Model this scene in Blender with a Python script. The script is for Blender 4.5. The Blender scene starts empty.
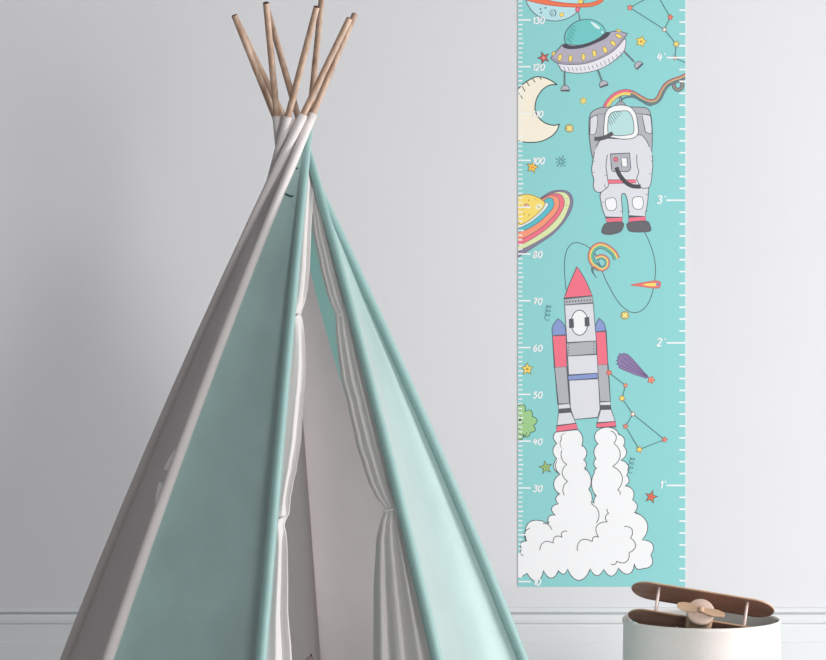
import bpy, bmesh, math, random
from mathutils import Vector, Matrix
from mathutils.geometry import tessellate_polygon
random.seed(4)
C = bpy.context.scene.collection
SC = bpy.context.scene

# ------------------------------------------------------------ camera, world, light
CH = 0.84                     # camera height
F = 2200.0                    # focal length in pixels of the 826 px wide frame
cam = bpy.data.cameras.new('camera'); cam.sensor_width = 36; cam.lens = F / 826 * 36
co = bpy.data.objects.new('camera', cam); C.objects.link(co)
co.location = (0, 0, CH); co.rotation_euler = (math.pi / 2, 0, 0)
cam.clip_start = 0.05; SC.camera = co

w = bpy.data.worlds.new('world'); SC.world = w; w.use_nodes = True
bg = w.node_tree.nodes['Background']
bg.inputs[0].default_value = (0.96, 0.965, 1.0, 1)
# room ambient shaped for the lighting: bright from +x and the viewer, dim far left
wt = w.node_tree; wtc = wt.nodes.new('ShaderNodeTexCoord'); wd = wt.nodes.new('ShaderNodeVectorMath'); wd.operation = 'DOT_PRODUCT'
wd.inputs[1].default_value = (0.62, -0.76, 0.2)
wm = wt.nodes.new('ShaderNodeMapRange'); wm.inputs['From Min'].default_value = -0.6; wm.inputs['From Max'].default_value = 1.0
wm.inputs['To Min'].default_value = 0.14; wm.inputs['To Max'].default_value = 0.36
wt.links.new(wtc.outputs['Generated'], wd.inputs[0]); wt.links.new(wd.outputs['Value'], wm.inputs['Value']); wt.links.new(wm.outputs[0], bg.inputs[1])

def area(name, loc, target, size, power, col=(1, 1, 1), sy=None):
    l = bpy.data.lights.new(name, 'AREA'); l.size = size; l.energy = power; l.color = col
    if sy: l.shape = 'RECTANGLE'; l.size_y = sy
    o = bpy.data.objects.new(name, l); C.objects.link(o); o.location = loc
    o.rotation_euler = (Vector(target) - Vector(loc)).to_track_quat('-Z', 'Y').to_euler()
area('window_light', (4.6, 2.8, 1.1), (0.0, 4.0, 0.6), 1.1, 208, (1.0, 0.995, 0.99), 1.5)
area('fill_light', (1.9, -0.2, 1.25), (-0.1, 4.2, 0.6), 1.0, 75, (1.0, 0.995, 0.985), 1.2)  # added fill: lights the door interior and throws the soft wall shadow

SC.view_settings.view_transform = 'Standard'; SC.view_settings.look = 'None'
SC.view_settings.gamma = 1; SC.view_settings.use_curve_mapping = False
SC.view_settings.exposure = 0.0

# ------------------------------------------------------------ materials
def lin(c):
    r = []
    for v in c:
        v /= 255.0
        r.append(v / 12.92 if v <= .04045 else ((v + .055) / 1.055) ** 2.4)
    return r
def mat(name, rgb, rough=.8, trans=0.0, bump=0.0, bscale=300, mottle=0.0, mscale=4, sheen=0.0, spec=.3, bdist=.001, coat=0):
    m = bpy.data.materials.new(name); m.use_nodes = True
    nt = m.node_tree; b = nt.nodes['Principled BSDF']
    col = (*rgb, 1)
    b.inputs['Base Color'].default_value = col; b.inputs['Roughness'].default_value = rough
    b.inputs['Specular IOR Level'].default_value = spec
    if sheen:
        b.inputs['Sheen Weight'].default_value = sheen; b.inputs['Sheen Roughness'].default_value = .5
    if coat:
        b.inputs['Coat Weight'].default_value = coat; b.inputs['Coat Roughness'].default_value = .6; b.inputs['Coat IOR'].default_value = 1.7
    tc = nt.nodes.new('ShaderNodeTexCoord')
    src = None
    if mottle:
        n = nt.nodes.new('ShaderNodeTexNoise'); n.inputs['Scale'].default_value = mscale
        n.inputs['Detail'].default_value = 6; n.inputs['Roughness'].default_value = .65
        nt.links.new(tc.outputs['Object'], n.inputs['Vector'])
        r = nt.nodes.new('ShaderNodeValToRGB')
        r.color_ramp.elements[0].position = .3; r.color_ramp.elements[1].position = .7
        r.color_ramp.elements[0].color = (*[v * (1 - mottle) for v in rgb], 1)
        r.color_ramp.elements[1].color = (*[min(.97, v * (1 + mottle)) for v in rgb], 1)
        nt.links.new(n.outputs['Fac'], r.inputs['Fac']); nt.links.new(r.outputs[0], b.inputs['Base Color'])
        src = r.outputs[0]
    if bump:
        n2 = nt.nodes.new('ShaderNodeTexNoise'); n2.inputs['Scale'].default_value = bscale
        n2.inputs['Detail'].default_value = 3
        nt.links.new(tc.outputs['Object'], n2.inputs['Vector'])
        bp = nt.nodes.new('ShaderNodeBump'); bp.inputs['Strength'].default_value = bump
        bp.inputs['Distance'].default_value = bdist
        nt.links.new(n2.outputs['Fac'], bp.inputs['Height']); nt.links.new(bp.outputs[0], b.inputs['Normal'])
    if trans:
        t = nt.nodes.new('ShaderNodeBsdfTranslucent'); t.inputs['Color'].default_value = col
        if src: nt.links.new(src, t.inputs['Color'])
        mx = nt.nodes.new('ShaderNodeMixShader'); mx.inputs[0].default_value = trans
        out = nt.nodes['Material Output']
        nt.links.new(b.outputs[0], mx.inputs[1]); nt.links.new(t.outputs[0], mx.inputs[2])
        nt.links.new(mx.outputs[0], out.inputs['Surface'])
    return m
def woodmat(name, c1, c2, scale=18, axis=2, rough=.5):
    m = bpy.data.materials.new(name); m.use_nodes = True
    nt = m.node_tree; b = nt.nodes['Principled BSDF']; b.inputs['Roughness'].default_value = rough
    tc = nt.nodes.new('ShaderNodeTexCoord'); mp = nt.nodes.new('ShaderNodeMapping')
    s = [1, 1, 1]; s[axis] = .08; mp.inputs['Scale'].default_value = s
    n = nt.nodes.new('ShaderNodeTexNoise'); n.inputs['Scale'].default_value = scale * 8; n.inputs['Detail'].default_value = 5
    r = nt.nodes.new('ShaderNodeValToRGB')
    r.color_ramp.elements[0].position = .3; r.color_ramp.elements[1].position = .7
    r.color_ramp.elements[0].color = (*c1, 1); r.color_ramp.elements[1].color = (*c2, 1)
    nt.links.new(tc.outputs['Object'], mp.inputs[0]); nt.links.new(mp.outputs[0], n.inputs['Vector'])
    nt.links.new(n.outputs['Fac'], r.inputs[0]); nt.links.new(r.outputs[0], b.inputs['Base Color'])
    return m

M_wall = mat('wall_paint', (.715, .72, .745), .9, bump=.15, bscale=60, mottle=.012, mscale=2)
M_base = mat('skirting_paint', (.735, .76, .775), .6)
M_floor = woodmat('pale_floor_boards', (.55, .52, .49), (.66, .63, .6), 2, 0, .6)
M_teal = mat('teal_cotton', (.295, .455, .438), .5, .10, bump=.5, bscale=900, mottle=.10, mscale=9, sheen=1.0, spec=.8, bdist=.0006, coat=.9)
M_tsl = mat('teal_cotton_sleeve', (.245, .41, .395), .45, .05, bump=.4, bscale=900, mottle=.06, mscale=14, sheen=.4, bdist=.0006, coat=.45)
M_white = mat('off_white_cotton', (.88, .80, .795), .85, .42, bump=.4, bscale=900, mottle=.03, mscale=9, bdist=.0005)
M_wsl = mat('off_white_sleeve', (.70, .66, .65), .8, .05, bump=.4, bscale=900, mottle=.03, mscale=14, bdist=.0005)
M_curt = mat('curtain_voile', (.76, .73, .72), .75, .25, bump=.3, bscale=900, sheen=.2, bdist=.0004)
M_net = mat('pale_window_net', (.97, .95, .95), .9, 0)
M_gore = mat('lit_teal_cotton', (.42, .76, .70), .8, .6)  # copy of the teal cotton, light through the cloth put into its paler colour
M_dark = mat('dark_teal_thread', (.03, .09, .09), .8)
M_pole = woodmat('pole_wood', (.33, .205, .14), (.57, .41, .31), 14, 2, .5)
M_cap = mat('pole_end_grain', (.10, .055, .035), .8)
M_walnut = woodmat('brown_wing_wood', (.25, .13, .095), (.39, .215, .165), 10, 0, .45)
M_beech = woodmat('beech_wood', (.52, .32, .20), (.68, .46, .31), 10, 0, .5)
M_disc = mat('pale_nose_wood', (.68, .50, .42), .6, mottle=.06, mscale=60)
M_rod = mat('pale_pink_rod', (.82, .66, .62), .5)
M_wheel = mat('dark_wheel', (.03, .02, .018), .6)
M_bask = mat('cream_canvas', (.80, .745, .72), .9, 0, bump=.7, bscale=700, mottle=.03, mscale=200, bdist=.0008)
M_pink = mat('dusty_pink', (.52, .36, .36), .8)

def mesh(name, verts, faces, m, parent=None, smooth=True, mi=None):
    me = bpy.data.meshes.new(name); me.from_pydata([tuple(v) for v in verts], [], faces)
    for x in (m if isinstance(m, (list, tuple)) else [m]): me.materials.append(x)
    if mi: me.polygons.foreach_set('material_index', mi)
    if smooth: me.polygons.foreach_set('use_smooth', [True] * len(me.polygons))
    me.update()
    o = bpy.data.objects.new(name, me); C.objects.link(o)
    if parent: o.parent = parent
    return o
def from_bm(name, bm, m, parent=None, smooth=False):
    bmesh.ops.recalc_face_normals(bm, faces=bm.faces)
    me = bpy.data.meshes.new(name); bm.to_mesh(me); bm.free()
    for x in (m if isinstance(m, (list, tuple)) else [m]): me.materials.append(x)
    if smooth: me.polygons.foreach_set('use_smooth', [True] * len(me.polygons))
    o = bpy.data.objects.new(name, me); C.objects.link(o)
    if parent: o.parent = parent
    return o
def tag(o, label, cat, group=None):
    o['label'] = label; o['category'] = cat
    if group: o['group'] = group
def struct(o): o['kind'] = 'structure'; return o
def empty(name, loc):
    o = bpy.data.objects.new(name, None); C.objects.link(o); o.location = loc; o.empty_display_size = .1
    return o
def box(x0, x1, y0, y1, z0, z1):
    v = [(x, y, z) for x in (x0, x1) for y in (y0, y1) for z in (z0, z1)]
    f = [(0, 1, 3, 2), (4, 6, 7, 5), (0, 4, 5, 1), (2, 3, 7, 6), (0, 2, 6, 4), (1, 5, 7, 3)]
    return v, f
def tube(pts, rads, n=20, caps=(True, True)):
    """tube verts/faces along pts"""
    V = []; Fc = []
    L = len(pts)
    for i, p in enumerate(pts):
        a = Vector(pts[max(i - 1, 0)]); b = Vector(pts[min(i + 1, L - 1)])
        t = (b - a).normalized()
        up = Vector((0, 0, 1)) if abs(t.z) < .95 else Vector((0, 1, 0))
        if i == 0: pass
        x = t.cross(up).normalized()
        if i > 0 and x.dot(px) < 0: x = -x
        px = x
        y = t.cross(x)
        for k in range(n):
            q = 2 * math.pi * k / n
            V.append(Vector(p) + (x * math.cos(q) + y * math.sin(q)) * rads[i])
    for i in range(L - 1):
        for k in range(n):
            Fc.append((i * n + k, i * n + (k + 1) % n, (i + 1) * n + (k + 1) % n, (i + 1) * n + k))
    if caps[0]: Fc.append(tuple(range(n - 1, -1, -1)))
    if caps[1]: Fc.append(tuple((L - 1) * n + k for k in range(n)))
    return V, Fc

# ------------------------------------------------------------ the room
YW = 4.7; KW = YW / F
def wz(py): return CH - (py - 330) * KW
def wx(px): return (px - 413) * KW
struct(mesh('wall_back', *box(-3.2, 3.4, YW, YW + .1, 0, 2.6), M_wall, smooth=False))
struct(mesh('floor', *box(-3.2, 3.4, -.6, YW + .1, -.05, 0), M_floor, smooth=False))
prof = [(0, wz(607)), (.007, wz(607.6)), (.009, wz(609)), (.009, wz(611.6)), (.001, wz(611.9)), (.001, wz(613.1)),
        (.012, wz(614)), (.0145, wz(616)), (.0155, wz(619)), (.0145, wz(622)), (.011, wz(623.2)), (.009, wz(623.4)), (.009, wz(625)),
        (.011, wz(626)), (.011, wz(640.6)), (.0125, wz(641.2)), (.0145, wz(642)), (.0145, 0.0)]
V = []; Fc = []
for x in (-3.2, 3.4):
    V += [(x, YW - d, z) for d, z in prof] + [(x, YW, 0)]
n = len(prof) + 1
for i in range(n - 1): Fc.append((i, i + 1, n + i + 1, n + i))
struct(mesh('baseboard_back', V, Fc, M_base, smooth=False))

# ------------------------------------------------------------ growth chart on the wall
chart = empty('growth_chart', (wx(601.5), YW - .001, wz(587)))
tag(chart, 'tall turquoise height chart with rocket and astronaut drawings on the wall', 'growth chart')
CX0, CX1, CY1, CY0 = 518.0, 685.2, 586.8, -60.0
_m = {}
def pm(c):
    if c not in _m:
        l = [min(.93, v / 1.06) for v in lin(c)]
        _m[c] = mat('print_ink_%d' % len(_m), l, .75, spec=.2)
        _m[c].name = 'print_ink'
    return _m[c]
OUT = (92, 98, 108)
TEAL = (148, 215, 215)
def clip(poly):
    for ax, lim, sg in ((0, CX0, 1), (0, CX1, -1), (1, CY1, -1), (1, CY0, 1)):
        out = []
        for i in range(len(poly)):
            a, b = poly[i - 1], poly[i]
            ia = (a[ax] - lim) * sg >= 0; ib = (b[ax] - lim) * sg >= 0
            if ia != ib:
                t = (lim - a[ax]) / (b[ax] - a[ax]); out.append((a[0] + (b[0] - a[0]) * t, a[1] + (b[1] - a[1]) * t))
            if ib: out.append(b)
        poly = out
        if not poly: return []
    return poly
def smooth(pts, closed=False, n=5):
    out = []; L = len(pts)
    rng = range(L) if closed else range(L - 1)
    for i in rng:
        if closed: p = [pts[(i + k) % L] for k in (-1, 0, 1, 2)]
        else: p = [pts[max(i - 1, 0)], pts[i], pts[i + 1], pts[min(i + 2, L - 1)]]
        for k in range(n):
            t = k / n; t2 = t * t; t3 = t2 * t
            out.append(tuple(.5 * (2 * p[1][d] + (p[2][d] - p[0][d]) * t + (2 * p[0][d] - 5 * p[1][d] + 4 * p[2][d] - p[3][d]) * t2
                                   + (3 * p[1][d] - p[0][d] - 3 * p[2][d] + p[3][d]) * t3) for d in (0, 1)))
    if not closed: out.append(tuple(pts[-1]))
    return out
def T(ox, oy, s):
    return lambda *a: [(ox + a[i] / s, oy + a[i + 1] / s) for i in range(0, len(a), 2)]
def ell(cx, cy, rx, ry, rot=0, n=28, a0=0, a1=360):
    r = math.radians(rot); o = []
    full = abs(a1 - a0) >= 360
    for k in range(n if full else n + 1):
        q = math.radians(a0 + (a1 - a0) * k / n)
        x, y = rx * math.cos(q), ry * math.sin(q)
        o.append((cx + x * math.cos(r) - y * math.sin(r), cy + x * math.sin(r) + y * math.cos(r)))
    return o
def scallop(pts, bulge=.45, n=7, sign=1):
    """arcs between successive points, bulging to one side"""
    out = []
    for i in range(len(pts) - 1):
        a, b = pts[i], pts[i + 1]
        dx, dy = b[0] - a[0], b[1] - a[1]
        bu = bulge if len(a) < 3 else a[2]
        for k in range(n):
            t = k / n; h = math.sin(math.pi * t) ** .75 * bu * sign
            out.append((a[0] + dx * t + dy * h, a[1] + dy * t - dx * h))
    out.append((pts[-1][0], pts[-1][1]))
    return out
class Art:
    def __init__(s, name, level):
        s.name = name; s.y = -.00003 - level * .00013; s.v = []; s.f = []; s.mi = []; s.ms = []
    def _mat(s, c):
        m = pm(c)
        if m not in s.ms: s.ms.append(m)
        return s.ms.index(m)
    def _add(s, poly, c, tris=None):
        b = len(s.v)
        for p in poly: s.v.append((wx(p[0]), YW - .001 + s.y, wz(p[1])))
        i = s._mat(c)
        for t in tris: s.f.append(tuple(b + k for k in t)); s.mi.append(i)
    def fill(s, poly, c):
        s.y -= .000003
        poly = clip(list(poly))
        if len(poly) < 3: return
        tris = tessellate_polygon([[Vector((p[0], p[1], 0)) for p in poly]])
        s._add(poly, c, tris)
    def line(s, pts, c=OUT, w=.65, closed=False, taper=False):
        s.y -= .000003
        q_ = []
        for p in pts:
            if not q_ or math.hypot(p[0] - q_[-1][0], p[1] - q_[-1][1]) > .02: q_.append(p)
        if closed and len(q_) > 2 and math.hypot(q_[0][0] - q_[-1][0], q_[0][1] - q_[-1][1]) < .02: q_.pop()
        pts = q_; L = len(pts); nn = []
        if L < 2: return
        if not closed:
            for i in range(1, L - 1):                       # split pen strokes at sharp corners
                ax, ay = pts[i][0] - pts[i - 1][0], pts[i][1] - pts[i - 1][1]; bx, by = pts[i + 1][0] - pts[i][0], pts[i + 1][1] - pts[i][1]
                if ax * bx + ay * by < .4 * math.hypot(ax, ay) * math.hypot(bx, by):
                    s.line(pts[:i + 1], c, w); s.line(pts[i:], c, w); return
        for i in range(L):
            if closed: a, b = pts[i - 1], pts[(i + 1) % L]
            else: a, b = pts[max(i - 1, 0)], pts[min(i + 1, L - 1)]
            dx, dy = b[0] - a[0], b[1] - a[1]; l = math.hypot(dx, dy) or 1
            # miter
            p, q = (pts[i - 1], pts[i]) if (closed or i > 0) else (pts[i], pts[i + 1])
            ex, ey = q[0] - p[0], q[1] - p[1]; el = math.hypot(ex, ey) or 1
            k = max(.5, abs((ex * dx + ey * dy) / (l * el)))
            hw = w / 2 / k
            if taper: hw *= .25 + .75 * math.sin(math.pi * min(1, max(0, i / (L - 1))))
            nn.append((-dy / l * hw, dx / l * hw))
        for i in range(L if closed else L - 1):
            j = (i + 1) % L
            q = [(pts[i][0] + nn[i][0], pts[i][1] + nn[i][1]), (pts[j][0] + nn[j][0], pts[j][1] + nn[j][1]),
                 (pts[j][0] - nn[j][0], pts[j][1] - nn[j][1]), (pts[i][0] - nn[i][0], pts[i][1] - nn[i][1])]
            q = clip(q)
            if len(q) >= 3: s._add(q, c, [tuple(range(len(q)))])
    def shape(s, poly, c, out=OUT, w=.75):
        s.fill(poly, c); s.line(poly, out, w, True)
    def star(s, cx, cy, r, c, rot=0, inner=.48, out=OUT, w=.6, n=5):
        p = []
        for k in range(2 * n):
            q = math.radians(rot - 90 + k * 180 / n); rr = r if k % 2 == 0 else r * inner
            p.append((cx + rr * math.cos(q), cy + rr * math.sin(q)))
        s.shape(p, c, out, w)
    def build(s, label=None):
        o = mesh(s.name, [Vector(v) - chart.location for v in s.v], s.f, s.ms, chart, False, s.mi)
        if label: o['label'] = label
        return o
# the sheet itself, a real 0.8 mm thick vinyl sheet
x0, x1, z0, z1 = wx(CX0), wx(CX1), wz(CY1), wz(CY0)
v, f = box(x0, x1, YW - .001, YW - .0001, z0, z1)
sheet = mesh('chart_sheet', [Vector(p) - chart.location for p in v], f, pm(TEAL), chart, False)

GREY = (183, 185, 192); LIGHT = (226, 227, 234); PINK = (246, 122, 142); WHT = (248, 249, 251)
YEL = (252, 226, 120); CREAM = (252, 244, 224); ORG = (252, 160, 128); BLUE = (142, 160, 214); DRK = (98, 98, 104)
RED = (240, 128, 116); GRN = (172, 214, 150); PURP = (146, 130, 176); LBL = (190, 232, 238); CRED = (238, 142, 130)

# --- planet at the top
a = Art('banded_planet_print', 0); t = T(516, 0, 6.875)
body = ell(516 + 268 / 6.875, -8, 30.5, 29.2)
a.shape(body, LBL, OUT, .8)
a.line(ell(516 + 252 / 6.875, 90 / 6.875, 2.9, 3.1), OUT, .5, True); a.line(ell(516 + 248 / 6.875, 92 / 6.875, 1.2, 1.4), OUT, .5, True)
a.line(ell(516 + 258 / 6.875, 92 / 6.875, 2.6, 3.6, a0=-80, a1=60), OUT, .5)
for (x, y) in ((168, 62), (202, 55), (172, 87)): a.fill(ell(516 + x / 6.875, y / 6.875, .9, .9, n=10), OUT)
a.shape(ell(516 + 314 / 6.875, 101 / 6.875, 2.2, 2.0), YEL, (196, 160, 84), .5)
a.shape(ell(516 + 444 / 6.875, 12 / 6.875, 2.4, 2), YEL, (196, 160, 84), .5)
ring = smooth(t(60, -30, 72, 0, 170, 26, 300, 44, 430, 50, 520, 44, 580, 22, 612, -10)) + smooth(t(570, -14, 552, 8, 500, 22, 430, 26, 330, 20, 240, 6, 150, -20, 100, -40))
a.shape(ring, (246, 128, 92), (190, 84, 70), .6)
a.build()

# --- flying saucer
a = Art('flying_saucer_print', 2); t = T(516, 0, 6.875)
a.line(t(428, 76, 440, 140), (120, 126, 132), 1.1); a.fill(ell(516 + 423 / 6.875, 66 / 6.875, 2.1, 2.1), PINK); a.line(ell(516 + 423 / 6.875, 66 / 6.875, 2.1, 2.1), (190, 90, 100), .5, True)
a.line(t(334, 488, 334, 585), (112, 130, 136), 1.8); a.line(t(560, 475, 590, 555), (112, 130, 136), 1.8); a.line(t(742, 352, 812, 425), (112, 130, 136), 1.8)
def foot(cx, cy, rot, r=4.4):
    p = ell(cx, cy, r, r * 1.1, rot, 16, 180, 360); a.shape(p, (190, 188, 198), OUT, .6)
    c, s_ = math.cos(math.radians(rot)), math.sin(math.radians(rot))
    q = [(cx + c * x - s_ * y, cy + s_ * x + c * y) for x, y in ((-r, 0), (r, 0), (r, 1.4), (-r, 1.4))]
    a.fill(q, (100, 98, 112))
foot(516 + 338 / 6.875, 620 / 6.875, 2); foot(516 + 604 / 6.875, 588 / 6.875, -20); foot(516 + 848 / 6.875, 455 / 6.875, -42)
under = smooth(t(285, 435, 310, 478, 350, 496, 430, 504, 520, 492, 610, 460, 690, 405, 745, 345, 752, 270, 700, 300, 500, 420))
a.shape(under, (238, 236, 244), OUT, .7)
for k in range(17):
    u = k / 16; x = 300 + u * 445; yb = 494 - 8 * math.sin(u * 3.1) + (-150) * max(0, u - .32) ** 1.6 * 1.35
    y0_ = 440 + 16 * math.sin(u * 3.14) - 175 * max(0, u - .25) ** 1.5
    a.line(t(x, y0_ + 14, x + 12, min(yb, y0_ + 52)), (150, 146, 160), .7)
disc = smooth(t(322, 305, 285, 345, 238, 402), n=4)[:-1] + smooth(t(238, 402, 290, 436, 380, 444, 480, 436, 580, 402, 670, 350, 730, 285, 765, 232), n=4)[:-1] + smooth(t(765, 232, 700, 214, 640, 224), n=4)
a.shape(disc + t(500, 300), (186, 180, 196), OUT, .8)
a.line(smooth(t(250, 398, 300, 426, 400, 434, 500, 420, 600, 380, 690, 318, 745, 245)), (120, 116, 128), .5)
a.fill(smooth(t(318, 318, 345, 335, 400, 338, 480, 324, 570, 288, 620, 262, 648, 230, 620, 222, 560, 262, 480, 300, 400, 316, 340, 306), True), (84, 84, 96))
dome = smooth(t(340, 300, 335, 250, 355, 200, 400, 158, 460, 136, 520, 136, 570, 158, 605, 190, 615, 225)) + smooth(t(615, 225, 570, 262, 500, 295, 420, 312, 340, 300))
a.shape(dome, (120, 206, 204), OUT, .7)
for k in range(9): a.line(t(345 + k * 4, 262 - k * 12 + 6, 372 + k * 4 + (6 if k % 2 else 14), 300 - k * 14), (70, 140, 146), .5)
a.fill(smooth(t(512, 152, 540, 160, 575, 188, 570, 200, 540, 185), True), (224, 246, 248)); a.fill(ell(516 + 592 / 6.875, 222 / 6.875, .9, 1.3, -20), (224, 246, 248))
for (x, y, r) in ((302, 396, 15), (374, 402, 5), (463, 392, 0), (538, 368, -8), (612, 343, -22), (668, 298, -42), (706, 248, -60)):
    a.shape(ell(516 + x / 6.875, y / 6.875, 1.9, 3.5 if x < 640 else 3.2, r), YEL, (150, 130, 80), .5)
a.shape(ell(516 + 258 / 6.875, 368 / 6.875, 1.3, 2.3, 25), YEL, (150, 130, 80), .5)
a.shape(ell(516 + 705 / 6.875, 212 / 6.875, 2.5, 1.1, 5), YEL, (150, 130, 80), .5)
a.build()

# --- moon
a = Art('crescent_moon_print', 0); t = T(512, 64, 10.31)
moon = smooth(t(462, 212, 400, 170, 320, 138, 240, 135, 160, 175, 100, 220, 30, 290), n=5)[:-1] + t(-60, 420, -60, 640, 20, 750) + \
    smooth(t(60, 790, 150, 808, 290, 800, 400, 750, 460, 690, 488, 620), n=5)[:-1] + smooth(t(488, 620, 430, 632, 350, 612, 290, 570, 245, 500, 238, 430, 262, 340, 320, 260, 390, 218, 462, 212), n=5)
a.shape(moon, CREAM, (70, 84, 86), 1.1)
for q in ((285, 140, 305, 160), (210, 150, 238, 190), (150, 180, 178, 228), (105, 232, 135, 285), (70, 300, 110, 358)):
    p = t(*q); a.line(p, (70, 84, 86), .9)
a.build()

# --- astronaut
a = Art('astronaut_print', 1)
t = T(580, 80, 7.5)
# rainbow tether
mid = smooth(t(190, 215, 220, 160, 275, 112, 340, 92, 400, 105, 450, 135, 500, 160, 550, 166, 590, 140, 615, 90, 650, 38, 700, 8, 760, -12, 830, -50), n=6)
def offset(pts, d):
    o = []
    for i in range(len(pts)):
        p, q = pts[max(i - 1, 0)], pts[min(i + 1, len(pts) - 1)]
        dx, dy = q[0] - p[0], q[1] - p[1]; l = math.hypot(dx, dy) or 1
        o.append((pts[i][0] + dy / l * d, pts[i][1] - dx / l * d))
    return o
def rainbow(mid, cols, w, cut=None):
    n_ = len(cols)
    a.line(mid, OUT, w + .9)
    for k, c in enumerate(cols):
        d = (n_ / 2 - k - .5) * w / n_
        a.line(offset(mid, d), c, w / n_ * .92)
loop = ell(580 + 735 / 7.5, 80 + 38 / 7.5, 4.3, 4.8)
a.line(loop, OUT, 4.0, True); a.line(loop, (132, 142, 142), 2.8, True); a.line(loop, (196, 146, 134), .6, True)
rainbow(mid[:24], [PINK, PINK, YEL, YEL], 5.4)
rainbow(mid[22:], [(206, 124, 122), (224, 190, 136), (112, 132, 136), (126, 140, 140)], 5.0)
a.line(smooth(t(300, 160, 340, 132, 400, 128, 450, 150, 500, 182, 540, 190)), (104, 134, 142), 2.0)
a.shape(t(292, 185, 298, 120, 306, 120, 318, 185), (150, 170, 176), OUT, .5)
a.shape(smooth(t(262, 190, 290, 165, 318, 162, 345, 190)), (168, 172, 178), OUT, .5)
# backpack
pack = smooth(t(95, 590, 78, 500, 68, 400, 70, 290, 90, 240, 140, 212, 200, 204, 300, 200, 430, 204, 500, 212, 530, 260, 542, 380, 540, 500, 530, 590), n=5)
a.shape(pack, GREY, OUT, .8)
a.shape(smooth(t(78, 282, 128, 268, 128, 340, 112, 405, 72, 408), n=3), LIGHT, OUT, .6)
a.shape(smooth(t(465, 262, 522, 262, 535, 330, 535, 400, 490, 390), n=3), LIGHT, OUT, .6)
a.line(smooth(t(75, 290, 130, 258, 185, 255)), OUT, .5); a.line(smooth(t(425, 250, 470, 255, 528, 268)), OUT, .5)
# suit outline: one body
u = T(580, 160, 7.5)
left = t(185, 440, 130, 480, 105, 560) + u(92, 20, 86, 60, 92, 100, 104, 140, 100, 200, 120, 236, 150, 242, 180, 225, 208, 205, 215, 190)
body = smooth(left, n=4)
legs = smooth(u(160, 240, 150, 270, 160, 330, 172, 380, 192, 430), n=3) + u(318, 430) + smooth(u(318, 380, 312, 310, 312, 265, 325, 250, 342, 262, 358, 320, 366, 420), n=4) + u(488, 424) + smooth(u(490, 400, 500, 360, 508, 300, 512, 250, 515, 205), n=3)
a.shape(legs + u(420, 130, 200, 130, 160, 190), LIGHT, OUT, .8)
torso = smooth(t(130, 520, 150, 460, 200, 435, 320, 440, 430, 410, 480, 430, 515, 490, 528, 550), n=4) + u(540, 60, 535, 100) + u(425, 160, 210, 160)
a.fill(torso, LIGHT); a.line(smooth(t(118, 500, 150, 455, 200, 438, 320, 440, 440, 412, 480, 432, 515, 490, 525, 548)), OUT, .8)
larm = smooth(t(150, 470, 110, 540, 95, 620) + u(88, 60, 92, 110, 104, 145, 100, 200, 120, 236, 155, 242, 185, 222, 212, 195, 208, 150, 200, 90, 195, 40) + t(205, 560), n=4)
a.fill(larm, LIGHT); a.line(larm[4:], OUT, .8)
rarm = smooth(t(425, 560) + u(428, 40, 440, 90, 425, 140, 440, 175, 455, 205, 490, 212, 522, 200, 535, 150, 540, 100, 545, 40) + t(540, 560, 520, 500), n=4)
a.fill(rarm, LIGHT); a.line(rarm[:-4], OUT, .8)
a.fill(u(210, 148, 420, 148, 420, 172, 210, 178), PINK); a.line(u(210, 148, 420, 148), OUT, .5); a.line(u(210, 178, 420, 172), OUT, .5)
for q in ((92, 95, 110, 90), (88, 12, 112, 8), (184, 118, 200, 112), (528, 10, 545, 4), (520, 100, 540, 110), (165, 315, 180, 318), (490, 255, 508, 262), (300, 385, 318, 388), (360, 382, 376, 388), (492, 380, 508, 384)):
    a.line(u(*q), OUT, .5)
a.line(u(182, 185, 196, 210), OUT, .6)
# helmet
hel = smooth(t(182, 430, 180, 330, 195, 240, 240, 200, 310, 188, 380, 205, 420, 260, 432, 330, 436, 400, 400, 436, 320, 444, 240, 432), True, 4)
a.shape(hel, WHT, OUT, .8)
vis = smooth(t(210, 400, 212, 290, 240, 245, 300, 234, 360, 236, 395, 290, 402, 390, 360, 412, 290, 418, 240, 412), True, 4)
a.shape(vis, (190, 228, 228), OUT, .7)
for q in ((218, 275, 245, 330), (225, 262, 262, 318), (238, 250, 272, 300), (252, 244, 285, 285), (270, 238, 300, 270), (214, 305, 232, 345), (290, 236, 312, 255)): a.line(t(*q), OUT, .5)
a.line(smooth(t(108, 442, 150, 440, 200, 425, 245, 398)), DRK, 4.2)
# control box and hose
a.shape(t(228, 555, 372, 548, 380, 660) + u(375, 75, 360, 86, 245, 86, 236, 70), GREY, OUT, .8)
a.shape(t(308, 585, 352, 585, 354, 655) + u(350, 52, 315, 50), WHT, OUT, .5)
a.shape(ell(580 + 268 / 7.5, 80 + 596 / 7.5, 2.1, 2.1), PINK, (150, 80, 100), .7)
a.line(smooth(u(272, 55, 295, 110, 340, 165, 390, 195, 455, 200)), (84, 84, 90), 4.2)
# knees, cuffs, boots
a.shape(smooth(u(192, 300, 230, 284, 265, 292, 275, 340, 262, 372, 225, 380, 198, 360), True, 3), WHT, OUT, .6)
a.shape(smooth(u(395, 290, 430, 275, 465, 280, 475, 330, 460, 366, 420, 368, 395, 345), True, 3), WHT, OUT, .6)
a.shape(u(190, 434, 318, 430, 316, 466, 204, 470), PINK, OUT, .6); a.shape(u(364, 430, 490, 422, 494, 458, 366, 468), PINK, OUT, .6)
a.shape(smooth(u(200, 472, 318, 468, 320, 515, 290, 545, 220, 560, 170, 550, 165, 520), True, 4), (110, 110, 116), OUT, .6)
a.shape(smooth(u(362, 470, 495, 458, 525, 490, 530, 530, 490, 540, 400, 540, 362, 525), True, 4), (110, 110, 116), OUT, .6)
a.build()

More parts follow.
